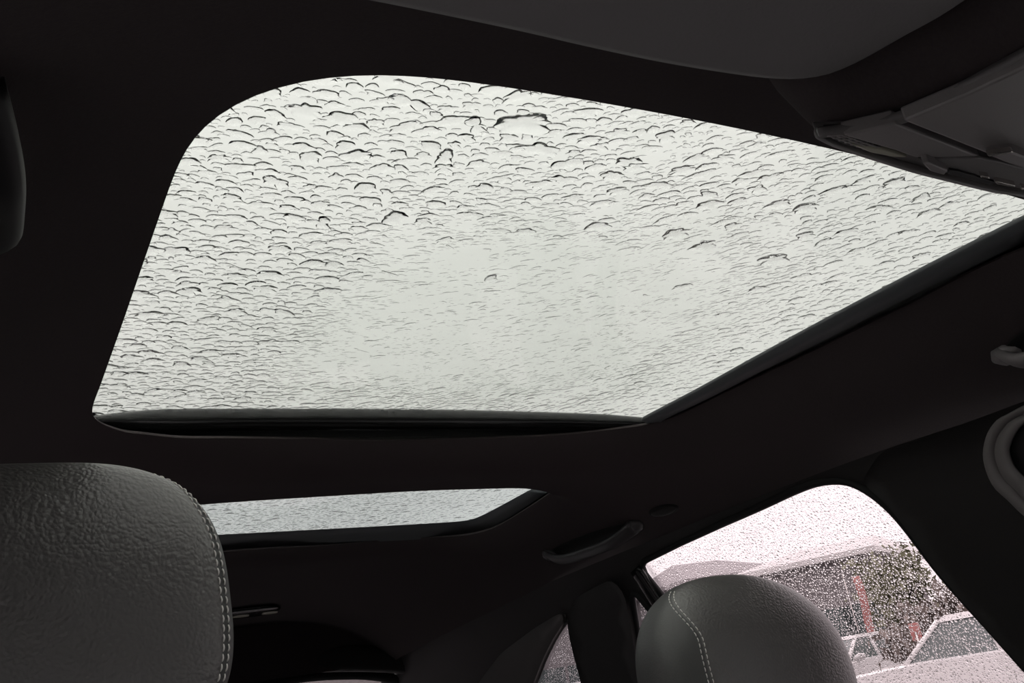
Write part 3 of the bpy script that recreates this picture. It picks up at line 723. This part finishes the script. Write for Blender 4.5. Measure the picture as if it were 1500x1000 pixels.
def building(name, label, a, b, depth, eave, ridge, mw, mr, windows=0, hip=.25):
    """walls, hip roof and windows; a, b = plan points of the near long wall; heights above the ground"""
    a, b = np.array(a[:2]), np.array(b[:2]); d = b - a; L = np.linalg.norm(d); d /= L; nn = np.array([-d[1], d[0]])
    if nn @ a < 0: nn = -nn
    root = empty(name, (*((a + b) / 2 + nn * depth / 2), gz), label=label, cat='building')
    P = lambda s, t, z: (*(a + d * s + nn * t), gz + z)
    q = [P(0, 0, 0), P(L, 0, 0), P(L, depth, 0), P(0, depth, 0)]
    V, Fc = prism(q, (0, 0, eave)); obj('wall', V, Fc, mw, root, smooth=False)
    o_ = .4
    E_ = [P(-o_, -o_, eave), P(L + o_, -o_, eave), P(L + o_, depth + o_, eave), P(-o_, depth + o_, eave), P(L * hip, depth / 2, ridge), P(L * (1 - hip), depth / 2, ridge)]
    E_ += [(x, y, z - .15) for x, y, z in E_[:4]]
    obj('roof', np.array(E_), [(0, 1, 5, 4), (1, 2, 5), (2, 3, 4, 5), (3, 0, 4), (0, 6, 7, 1), (1, 7, 8, 2), (2, 8, 9, 3), (3, 9, 6, 0), (6, 9, 8, 7)], mr, root, smooth=False)
    for i in range(windows):
        s = L * (i + .5) / windows
        V, Fc = prism([P(s - .6, -.04, 1.0), P(s + .6, -.04, 1.0), P(s + .6, -.04, 2.3), P(s - .6, -.04, 2.3)], (*(nn * .06), 0)); obj('window', V, Fc, 'car_glass', root, smooth=False)
    return root
def hgt(px, py, d): return far(px, py, d)[2] + HC
A_, B_ = far(1112, 900, 30), far(1292, 900, 29)
building('pavilion', 'low grey building with pale hip roof beyond the right headrest', A_, B_, 7.0, hgt(1200, 820, 30), hgt(1200, 801, 33), 'wall_grey', 'roof_pale', 4, .12)
A_, B_ = far(1020, 900, 36), far(1150, 900, 38)
building('shed', 'dark roofed building peeking over the top of the right headrest', A_, B_, 5.0, hgt(1085, 838, 37), hgt(1085, 811, 39), 'wall_grey', 'roof_dark', 2, .22)
A_, B_ = far(640, 900, 44), far(1040, 900, 44)
building('long_building', 'long low grey building behind the small rear side windows', A_, B_, 8.0, hgt(880, 888, 44), hgt(880, 872, 48), 'wall_grey', 'roof_dark', 9, .1)
A_, B_ = far(180, 900, 50), far(620, 900, 50)
building('distant_house', 'pale distant house behind the tailgate window sliver', A_, B_, 8.0, 5.0, 7.0, mat('pale_render', (.3, .28, .28), .9), 'roof_dark', 7, .1)

def tree(name, label, base, height, rad, m, n=900, seed=1):
    r = np.random.default_rng(seed); x, y = base[:2]
    root = empty(name, (x, y, gz), label=label, cat='tree', group='trees outside the side window')
    V, Fc = tube([(x, y, gz), (x + .05, y, gz + height * .4), (x, y + .05, gz + height * .75)], [.16, .12, .05], [.16, .12, .05], up=(0, 1, 0), seg=8); obj('trunk', V, Fc, 'bark', root)
    lobes = np.column_stack([r.normal(0, rad * .42, 14), r.normal(0, rad * .42, 14), r.uniform(-.32, .42, 14) * height * .55]) ; vs_, fs_ = [], []
    for i in range(n):
        c = lobes[i % 14] + r.normal(0, 1, 3) * rad * .24 + (x, y, gz + height * .62); s = r.uniform(.08, .17); u = _n(r.normal(size=3)); v = _n(np.cross(u, r.normal(size=3)))
        k = len(vs_); vs_ += [c - u * s, c - v * s * .5 + u * s * .1, c + u * s, c + v * s * .5 + u * s * .1]; fs_.append((k, k + 1, k + 2, k + 3))
    obj('foliage', np.array(vs_), fs_, m, root, smooth=False, kind='stuff')
for (px, d, h, rd, m, lab, sd) in [(1345, 27, hgt(1345, 787, 27), 1.2, 'foliage', 'olive green tree right of the low building', 3),
                                  (1500, 25, hgt(1500, 770, 25), 1.3, 'foliage', 'green tree half hidden behind the door pillar', 4),
                                  (1385, 19, 1.9, .8, 'foliage2', 'brownish bush behind the white car roof', 6)]:
    tree('tree' if m == 'foliage' else 'bush', lab, far(px, 900, d), h, rd, m, 1400, sd)

def parked_car(label, pos, heading, paint, length=4.4):
    """simple saloon: body, cabin glass, roof, wheels, lamps; heading = direction of the nose"""
    root = empty('parked_car', (pos[0], pos[1], gz), label=label, cat='car', group='cars parked outside')
    hx = np.array([math.cos(heading), math.sin(heading)]); sx = np.array([-hx[1], hx[0]])
    def P(l, s, z): return (pos[0] + hx[0] * l + sx[0] * s, pos[1] + hx[1] * l + sx[1] * s, gz + z)
    h = length / 2
    prof = [(-h, .45), (-h, .80), (-h + .12, .95), (-h + .9, 1.0), (.75, 1.0), (h - .5, .88), (h - .08, .74), (h, .5), (h - .1, .28), (-h + .1, .28)]
    secs = []
    for s, k, dz in ((-.88, .985, -.02), (-.80, 1, 0), (.80, 1, 0), (.88, .985, -.02)): secs.append(np.array([P(l * k, s, z + (dz if z > .6 else 0)) for l, z in prof]))
    V, Fc = strip(secs); Fc += [tuple(range(10)), tuple(30 + i for i in range(10))[::-1]]; obj('body', V, Fc, paint, root, smooth=False)
    low = [(-h + .75, .99), (.95, .99)]; up = [(-h + 1.25, 1.44), (.10, 1.44)]
    def cabin(s0, s1, z0_, z1_, l0, l1):
        return np.array([P(l0[0], -s0, z0_), P(l0[1], -s0, z0_), P(l0[1], s0, z0_), P(l0[0], s0, z0_), P(l1[0], -s1, z1_), P(l1[1], -s1, z1_), P(l1[1], s1, z1_), P(l1[0], s1, z1_)])
    BF = [(0, 1, 5, 4), (1, 2, 6, 5), (2, 3, 7, 6), (3, 0, 4, 7), (4, 5, 6, 7)]
    obj('cabin_glass', cabin(.78, .60, .97, 1.42, (-h + .75, .95), (-h + 1.25, .10)), BF, 'car_glass', root, smooth=False)
    obj('roof', np.vstack([cabin(.63, .60, 1.40, 1.47, (-h + 1.2, .16), (-h + 1.3, .04))]), BF, paint, root, smooth=False)
    for s in (-1, 1):
        for (l0, z0_, l1, z1_) in ((.97, .98, .13, 1.42), (-h + .74, .98, -h + 1.22, 1.42), (-.35, .98, -.45, 1.42)):
            V, Fc = tube([P(l0, s * .775, z0_), P(l1, s * .605, z1_)], .045, .03, up=(0, 0, 1), seg=8); obj('pillar', V, Fc, paint, root)
        V, Fc = tube([P(.78, s * .80, 1.02), P(.72, s * .92, 1.05), P(.70, s * 1.02, 1.05)], [.03, .09, .06], [.03, .07, .05], seg=10); obj('wing_mirror', V, Fc, paint, root)
        for l in (-h + .85, h - .85):
            V, Fc = tube([P(l, s * .70, .32), P(l, s * .90, .32)], .32, .32, seg=20); obj('wheel', V, Fc, 'tyre', root)
        V, Fc = box((-.12, -.16, -.06), (.12, .16, .06), .02); V = np.array([P(h - .12 + a, s * .62 + b, .68 + c) for a, b, c in V]); obj('headlamp', V, Fc, 'chrome', root)
        V = np.array([P(-h + .06 + a, s * .68 + b, .78 + c) for a, b, c in box((-.08, -.12, -.08), (.08, .12, .08), .02)[0]]); obj('tail_lamp', V, Fc, 'red', root)
    return root
c1 = far(1535, 960, 13.4); vdir = math.atan2(c1[1], c1[0])
parked_car('white car at the lower right behind wet glass', c1, vdir + math.radians(-96), 'paint_white')
c2_ = far(1225, 960, 22); parked_car('silver car right beside the headrest, behind wet glass', c2_, math.atan2(c2_[1], c2_[0]) + math.radians(150), 'paint_silver')
c3_ = far(815, 985, 22); parked_car('grey car with amber light seen in the rear quarter window', c3_, math.atan2(c3_[1], c3_[0]) + math.radians(85), 'paint_silver')
# red banner and a red sign by the bushes
p = far(1252, 905, 25.0); root = empty('banner', (p[0], p[1], gz), label='faded red upright banner against the low grey building', cat='banner')
V, Fc = tube([(p[0], p[1], gz), (p[0], p[1], gz + 2.9)], .012, .012, up=(0, 1, 0), seg=8); obj('pole', V, Fc, 'chrome', root)
t_ = _n((-p[1], p[0], 0)); s = np.linspace(0, 1, 12); V, Fc = tube(np.array([p[0], p[1], gz]) - t_ * .30 + np.outer(s, np.array([0, 0, 1.5])) + (0, 0, 1.3) + np.outer(.02 * np.sin(s * 7), t_), .15, .015, up=(0, 1, 0), seg=8); obj('cloth', V, Fc, 'red', root)
p = far(1341, 925, 15.0); root = empty('red_sign', (p[0], p[1], gz), label='small red sign left of the white car', cat='sign')
V, Fc = tube([(p[0], p[1], gz), (p[0], p[1], p[2])], .02, .02, up=(0, 1, 0), seg=8); obj('post', V, Fc, 'chrome', root)
t_ = _n((-p[1], p[0], 0)); V, Fc = prism([p + t_ * a + np.array([0, 0, b]) for a, b in ((-.07, -.12), (.07, -.12), (.07, .12), (-.07, .12))], tuple(_n((p[0], p[1], 0)) * .02), .01); obj('board', V, Fc, 'red', root)

# unseen tree belt behind and beside the car, added to darken raindrop rims
az = np.radians(np.linspace(62, 300, 260)); rb = np.random.default_rng(11); crown = np.convolve(rb.uniform(0, 1, 280), np.ones(7) / 7, 'same')[10:270]; jag = rb.uniform(-.5, .5, 260)
rows_ = []
for dr, hh in ((0, 0), (-2.5, .25), (-3.2, .55), (-1.5, .85), (0, 1.0), (2.5, .8), (3, 0)):
    rad_ = 62 + dr + rb.uniform(-.6, .6, 260); top_ = 8.8 + 6.0 * crown + jag
    rows_.append(np.column_stack([rad_ * np.cos(az), rad_ * np.sin(az), gz + hh * top_]))
V, Fc = strip(rows_, False); obj('added_tree_belt', V, Fc, mat('added_woodland', (.035, .036, .03), .95, .1, noise=.5, nscale=.6), kind='stuff', label='unseen belt of trees added to darken the raindrop rims', cat='trees')

# ------------------------------------------------------------------ rain on the glass
def drop_mesh(C, U, Vv, Nn, a, b, rot, H, seg, rings, pw, wob=.16, wobn=4):
    """closed domes with uneven outlines: C centres (n,3), U V N axes (3,) or (n,3), a b radii, H heights"""
    n = len(C); th = np.linspace(0, 2 * np.pi, seg, endpoint=False)
    rad = np.ones((n, seg))
    for k in range(2, 2 + wobn): rad += (rng.normal(0, wob / (k - .6), (n, 1))) * np.cos(k * th[None] + rng.uniform(0, 6.28, (n, 1)))
    rad = np.clip(rad, .35, 1.8)
    cx, sy = np.cos(th)[None] * rad * a[:, None], np.sin(th)[None] * rad * b[:, None]
    cr, sr = np.cos(rot)[:, None], np.sin(rot)[:, None]
    X, Y = cx * cr - sy * sr, cx * sr + sy * cr
    U = np.broadcast_to(U, (n, 3)); Vv = np.broadcast_to(Vv, (n, 3)); Nn = np.broadcast_to(Nn, (n, 3))
    def at_(rho, h): return C[:, None] + rho * X[..., None] * U[:, None] + rho * Y[..., None] * Vv[:, None] + (H * h)[:, None, None] * Nn[:, None]
    prof = [(1.0, 0.0)] + [(r, 1 - r ** pw) for r in rings]
    blocks = [at_(r, h) for r, h in prof]
    top = C + Nn * H[:, None]
    base = blocks[0].copy(); bc = C
    V = np.concatenate(blocks + [top[:, None], base, bc[:, None]], 1)         # per drop
    per = V.shape[1]; k = len(prof); quads = []; tris = []
    for r in range(k - 1):
        for i in range(seg):
            j = (i + 1) % seg; quads.append((r * seg + i, r * seg + j, (r + 1) * seg + j, (r + 1) * seg + i))
    tp = k * seg; b0 = tp + 1; bcx = b0 + seg
    for i in range(seg):
        j = (i + 1) % seg; tris.append(((k - 1) * seg + i, (k - 1) * seg + j, tp)); tris.append((b0 + j, b0 + i, bcx))
    return V.reshape(-1, 3), np.array(quads), np.array(tris), per, n
def fast_obj(name, V, quads, tris, per, n, parent, **kw):
    offs = (np.arange(n) * per)[:, None, None]
    Q = (quads[None] + offs).reshape(-1, 4); T = (tris[None] + offs).reshape(-1, 3)
    vw = V + np.array([0, 0, HC]); base = vw.mean(0); me = bpy.data.meshes.new(name)
    me.vertices.add(len(vw)); me.vertices.foreach_set('co', (vw - base).ravel())
    me.loops.add(Q.size + T.size); me.loops.foreach_set('vertex_index', np.r_[Q.ravel(), T.ravel()].astype(np.int32))
    me.polygons.add(len(Q) + len(T)); st = np.r_[np.arange(len(Q)) * 4, len(Q) * 4 + np.arange(len(T)) * 3]
    me.polygons.foreach_set('loop_start', st.astype(np.int32))
    me.polygons.foreach_set('use_smooth', np.ones(len(Q) + len(T), bool)); me.update(calc_edges=True); me.validate()
    me.materials.append(M['water']); o = bpy.data.objects.new(name, me); COL.objects.link(o)
    o.parent = parent; o.location = base - (ORG[parent.name] if parent else 0); ORG[o.name] = base
    props(o, **kw); return o

class Darts:
    """keeps drops of different sizes apart"""
    def __init__(s, cell): s.c = cell; s.g = {}
    def free(s, x, y, r, gap):
        i, j = int(x // s.c), int(y // s.c); k = 2
        for a in range(i - k, i + k + 1):
            for b in range(j - k, j + k + 1):
                for (p, q, t) in s.g.get((a, b), ()):
                    if (p - x) ** 2 + (q - y) ** 2 < ((r + t) * gap) ** 2: return False
        return True
    def add(s, x, y, r): s.g.setdefault((int(x // s.c), int(y // s.c)), []).append((x, y, r))

ZT = GZ + .0043
def roof_drop_points(pts): pts = np.asarray(pts); return np.column_stack([pts, z0(pts[:, 0], pts[:, 1]) + ZT])
UX, UY, UZ = np.array([1., 0, 0]), np.array([0, 1., 0]), np.array([0, 0, 1.])
# --- the large ones on the front glass: placed one by one where the photograph has them
big_px = [(768, 183, 88, 26), (790, 219, 66, 14), (831, 240, 42, 14), (757, 216, 34, 9), (578, 320, 40, 22), (990, 343, 36, 18), (1031, 361, 38, 13), (1134, 381, 46, 15), (404, 267, 34, 16), (921, 238, 40, 12),
          (1111, 423, 30, 9), (480, 409, 34, 9), (652, 352, 26, 8), (719, 408, 24, 8), (862, 165, 46, 9), (876, 332, 36, 12), (690, 155, 24, 16), (620, 137, 22, 14), (655, 160, 30, 10), (560, 148, 32, 10),
          (550, 180, 26, 10), (625, 192, 34, 12), (505, 214, 34, 12), (560, 246, 30, 12), (650, 247, 34, 12), (620, 228, 26, 9), (535, 275, 34, 14), (470, 300, 30, 10), (425, 185, 34, 10), (395, 195, 32, 9),
          (350, 245, 36, 12), (320, 232, 34, 10), (330, 335, 36, 10), (410, 365, 40, 10), (300, 380, 34, 9), (345, 405, 36, 9), (260, 400, 30, 8), (455, 345, 32, 9), (380, 300, 34, 9), (340, 290, 34, 9),
          (905, 195, 34, 11), (930, 245, 36, 10), (975, 200, 34, 12), (1000, 250, 40, 11), (1060, 232, 34, 9), (1040, 300, 40, 11), (1100, 255, 32, 9), (1140, 300, 34, 11), (1180, 305, 38, 12), (1220, 280, 34, 10),
          (1265, 265, 28, 10), (1310, 268, 32, 12), (1350, 290, 30, 10), (1290, 305, 34, 9), (1240, 340, 34, 9), (1180, 345, 32, 9), (1300, 385, 26, 7), (1330, 340, 28, 8), (1390, 300, 28, 9), (1450, 305, 22, 8),
          (965, 272, 42, 10), (905, 280, 34, 9), (840, 290, 36, 9), (790, 270, 36, 9), (735, 262, 34, 10), (700, 240, 30, 10), (880, 215, 28, 9), (810, 195, 30, 8), (720, 320, 34, 8), (770, 340, 34, 8),
          (690, 315, 36, 9), (620, 325, 32, 9), (1285, 440, 22, 6), (1225, 405, 26, 7), (1175, 405, 28, 8), (1160, 485, 34, 7), (1085, 490, 26, 6), (1060, 530, 24, 6), (1220, 450, 24, 6), (1000, 420, 28, 7)]
darts = Darts(.012); big = []
for (px, py, wd, ht) in big_px:
    c = hit(px, py, z0, ZT); l = hit(px - wd / 2, py, z0, ZT); a = np.linalg.norm(l[:2] - c[:2])
    tpt, bpt = hit(px, py - ht / 2, z0, ZT), hit(px, py + ht / 2, z0, ZT); b = min(max(np.linalg.norm(tpt[:2] - bpt[:2]) / 2, a * .45), a * .95)
    big.append((c[0], c[1], a, b, random.gauss(0, .22) - .5 * min(1, max(0, (c[0] - .25) / .35))))
    for s in (-.5, 0, .5): darts.add(c[0] + s * a, c[1], b * .8)
xmin, ymin = hole_a.min(0) - .06; xmax, ymax = hole_a.max(0) + .07
pg = offset(hole_a, .07)
def dens_at(x, y):
    """how wet and how coarse the beads are over the glass: (share kept, size factor); wiped smear in the rear middle"""
    u, v = (x - .105) / .75, (y - .36) / .64
    if u < .26: return 1.0, 1.12 + .12 * v
    smear = math.exp(-(((u - .57) / .32) ** 4 + ((v - .74) / .36) ** 4))
    edge = max(0, min(1, (u - .24) / .06))
    keep = 1 - edge * min(1, smear * 1.3) * .80
    patch = math.sin(x * 31 + 3 * math.sin(y * 17)) * math.sin(y * 27 + 2.2 * math.sin(x * 23 + 1)) + .35 * math.sin(x * 71 + y * 53)
    keep *= 1 - .75 * max(0, min(1, (patch - .15) * 2.2)) * edge
    size = 1.08 - .50 * min(1, smear * 1.5) - .10 * v * edge
    return keep, size
sel = []
for r_lo, r_hi, tries, gap in ((.0050, .0082, 1500, .95), (.0034, .0050, 9000, .90), (.0019, .0034, 22000, .95), (.0010, .0019, 26000, 1.05)):
    P = np.column_stack([rng.uniform(xmin, xmax, tries), rng.uniform(ymin, ymax, tries)]); ok = inside(P, pg)
    rs = rng.uniform(r_lo, r_hi, tries); un = rng.uniform(0, 1, tries)
    for (x, y), o_, r0, u_ in zip(P, ok, rs, un):
        if not o_: continue
        k, s = dens_at(x, y)
        if u_ > (k if r_hi > .002 else min(1, k * 2.2)): continue
        r = r0 * s
        if darts.free(x, y, r, gap): darts.add(x, y, r); sel.append((x, y, r))
sel = np.array(sel); order = np.argsort(-sel[:, 2])
nbig = 210
for i in order[:nbig]: big.append((sel[i, 0], sel[i, 1], sel[i, 2] * 1.3, sel[i, 2] * .85, random.gauss(0, .3) - .65 * min(1, max(0, (sel[i, 0] - .25) / .35))))
rest = sel[order[nbig:]]
rings_big = (.985, .95, .90, .83, .72, .55, .3); rings_small = (.96, .88, .75, .45)
own = ['largest raindrop of all, near the front edge of the front roof glass', 'wide raindrop directly behind the largest one on the roof glass', 'raindrop just right of the wide one behind the largest raindrop', 'short raindrop just left of the wide one behind the largest raindrop',
       'large raindrop standing alone left of the middle of the front roof glass', 'large raindrop right of the middle, in front of the wiped smear', 'raindrop close behind and right of the one before the wiped smear', 'large raindrop between the wiped smear and the guide rail',
       'large raindrop in the left third of the front roof glass', 'large raindrop right of centre, a little behind the front edge', 'raindrop nearest the guide rail among those beside the wiped smear', 'raindrop at the left border of the wiped smear on the roof glass']
for di, (x, y, a, b, rot) in enumerate(big):
    C = roof_drop_points([(x, y)]); r = math.sqrt(a * b)
    V, q, t, per, n = drop_mesh(C, UX, UY, UZ, np.array([a]), np.array([b]), np.array([rot]), np.array([r * random.uniform(.18, .28)]), 40, rings_big, 4.2, .26, 7)
    fast_obj('raindrop', V, q, t, per, n, None, label=own[di] if di < len(own) else 'one of the medium dark-rimmed raindrops on the front roof glass', cat='raindrop', group='larger raindrops on the front roof glass')
n = len(rest); wet = np.array([1 - min(1, dens_at(x, y)[1]) for x, y in rest[:, :2]]) * 2
V, q, t, per, n = drop_mesh(roof_drop_points(rest[:, :2]), UX, UY, UZ, rest[:, 2] * rng.uniform(1.05, 1.6, n) * (1 + .7 * wet), rest[:, 2] * rng.uniform(.62, .92, n), rng.normal(0, .28, n) - .65 * np.clip((rest[:, 0] - .25) / .35, 0, 1), rest[:, 2] * rng.uniform(.19, .34, n), 16, rings_small, 3.5, .20, 5)
fast_obj('rain_beads', V, q, t, per, n, None, kind='stuff', label='small rain beads covering the large front roof glass', cat='rain')
print('front drops', n, 'big', len(big))
# --- rear roof glass
darts = Darts(.012); sel = []; pg = offset(hole_b, .07); lo, hi = hole_b.min(0) - .06, hole_b.max(0) + .06
for r_lo, r_hi, tries, gap in ((.004, .008, 900, .95), (.0022, .004, 9000, .95), (.0014, .0022, 12000, 1.0)):
    P = np.column_stack([rng.uniform(lo[0], hi[0], tries), rng.uniform(lo[1], hi[1], tries)]); ok = inside(P, pg); rs = rng.uniform(r_lo, r_hi, tries)
    for (x, y), o_, r in zip(P, ok, rs):
        if o_ and darts.free(x, y, r, gap): darts.add(x, y, r); sel.append((x, y, r))
sel = np.array(sel); n = len(sel)
V, q, t, per, n = drop_mesh(roof_drop_points(sel[:, :2]), UX, UY, UZ, sel[:, 2] * 1.15, sel[:, 2] * .85, rng.normal(0, .4, n), sel[:, 2] * rng.uniform(.14, .26, n), 12, rings_small, 4.0, .15, 4)
fast_obj('rain_beads', V, q, t, per, n, None, kind='stuff', label='rain beads covering the narrow rear roof glass', cat='rain')
# --- side windows: fine beads
def side_beads(h, r_rng, tries, gap, label, hf=(.18, .34)):
    darts = Darts(.006); sel = []; lo, hi = h.min(0), h.max(0); P = np.column_stack([rng.uniform(lo[0], hi[0], tries), rng.uniform(max(lo[1], -.16), hi[1], tries)]); ok = inside(P, h)
    rs = r_rng[0] + (r_rng[1] - r_rng[0]) * rng.uniform(0, 1, tries) ** 2.2
    for (y, z), o_, r in zip(P, ok, rs):
        if o_ and darts.free(y, z, r, gap): darts.add(y, z, r); sel.append((y, z, r))
    sel = np.array(sel); n = len(sel); Vv = np.array([-.287, 0, .958])
    C = np.column_stack([xs(sel[:, 0], sel[:, 1]) + .007, sel[:, :2]]) + NS * .0042
    V, q, t, per, n = drop_mesh(C, UY, Vv, NS, sel[:, 2] * rng.uniform(.85, 1.1, n), sel[:, 2] * rng.uniform(.9, 1.25, n), rng.normal(0, .2, n), sel[:, 2] * rng.uniform(*hf, n), 9, (.85, .6, .3), 2.2, .08, 2)
    fast_obj('rain_beads', V, q, t, per, n, None, kind='stuff', label=label, cat='rain'); print(label, n)
side_beads(door_h, (.0008, .0022), 60000, 1.02, 'fine rain beads on the rear door window')
side_beads(qp_h, (.0007, .0018), 9000, 1.02, 'fine rain beads on the small triangular door glass')
side_beads(rq_h, (.0007, .0018), 12000, 1.02, 'fine rain beads on the rear quarter window')
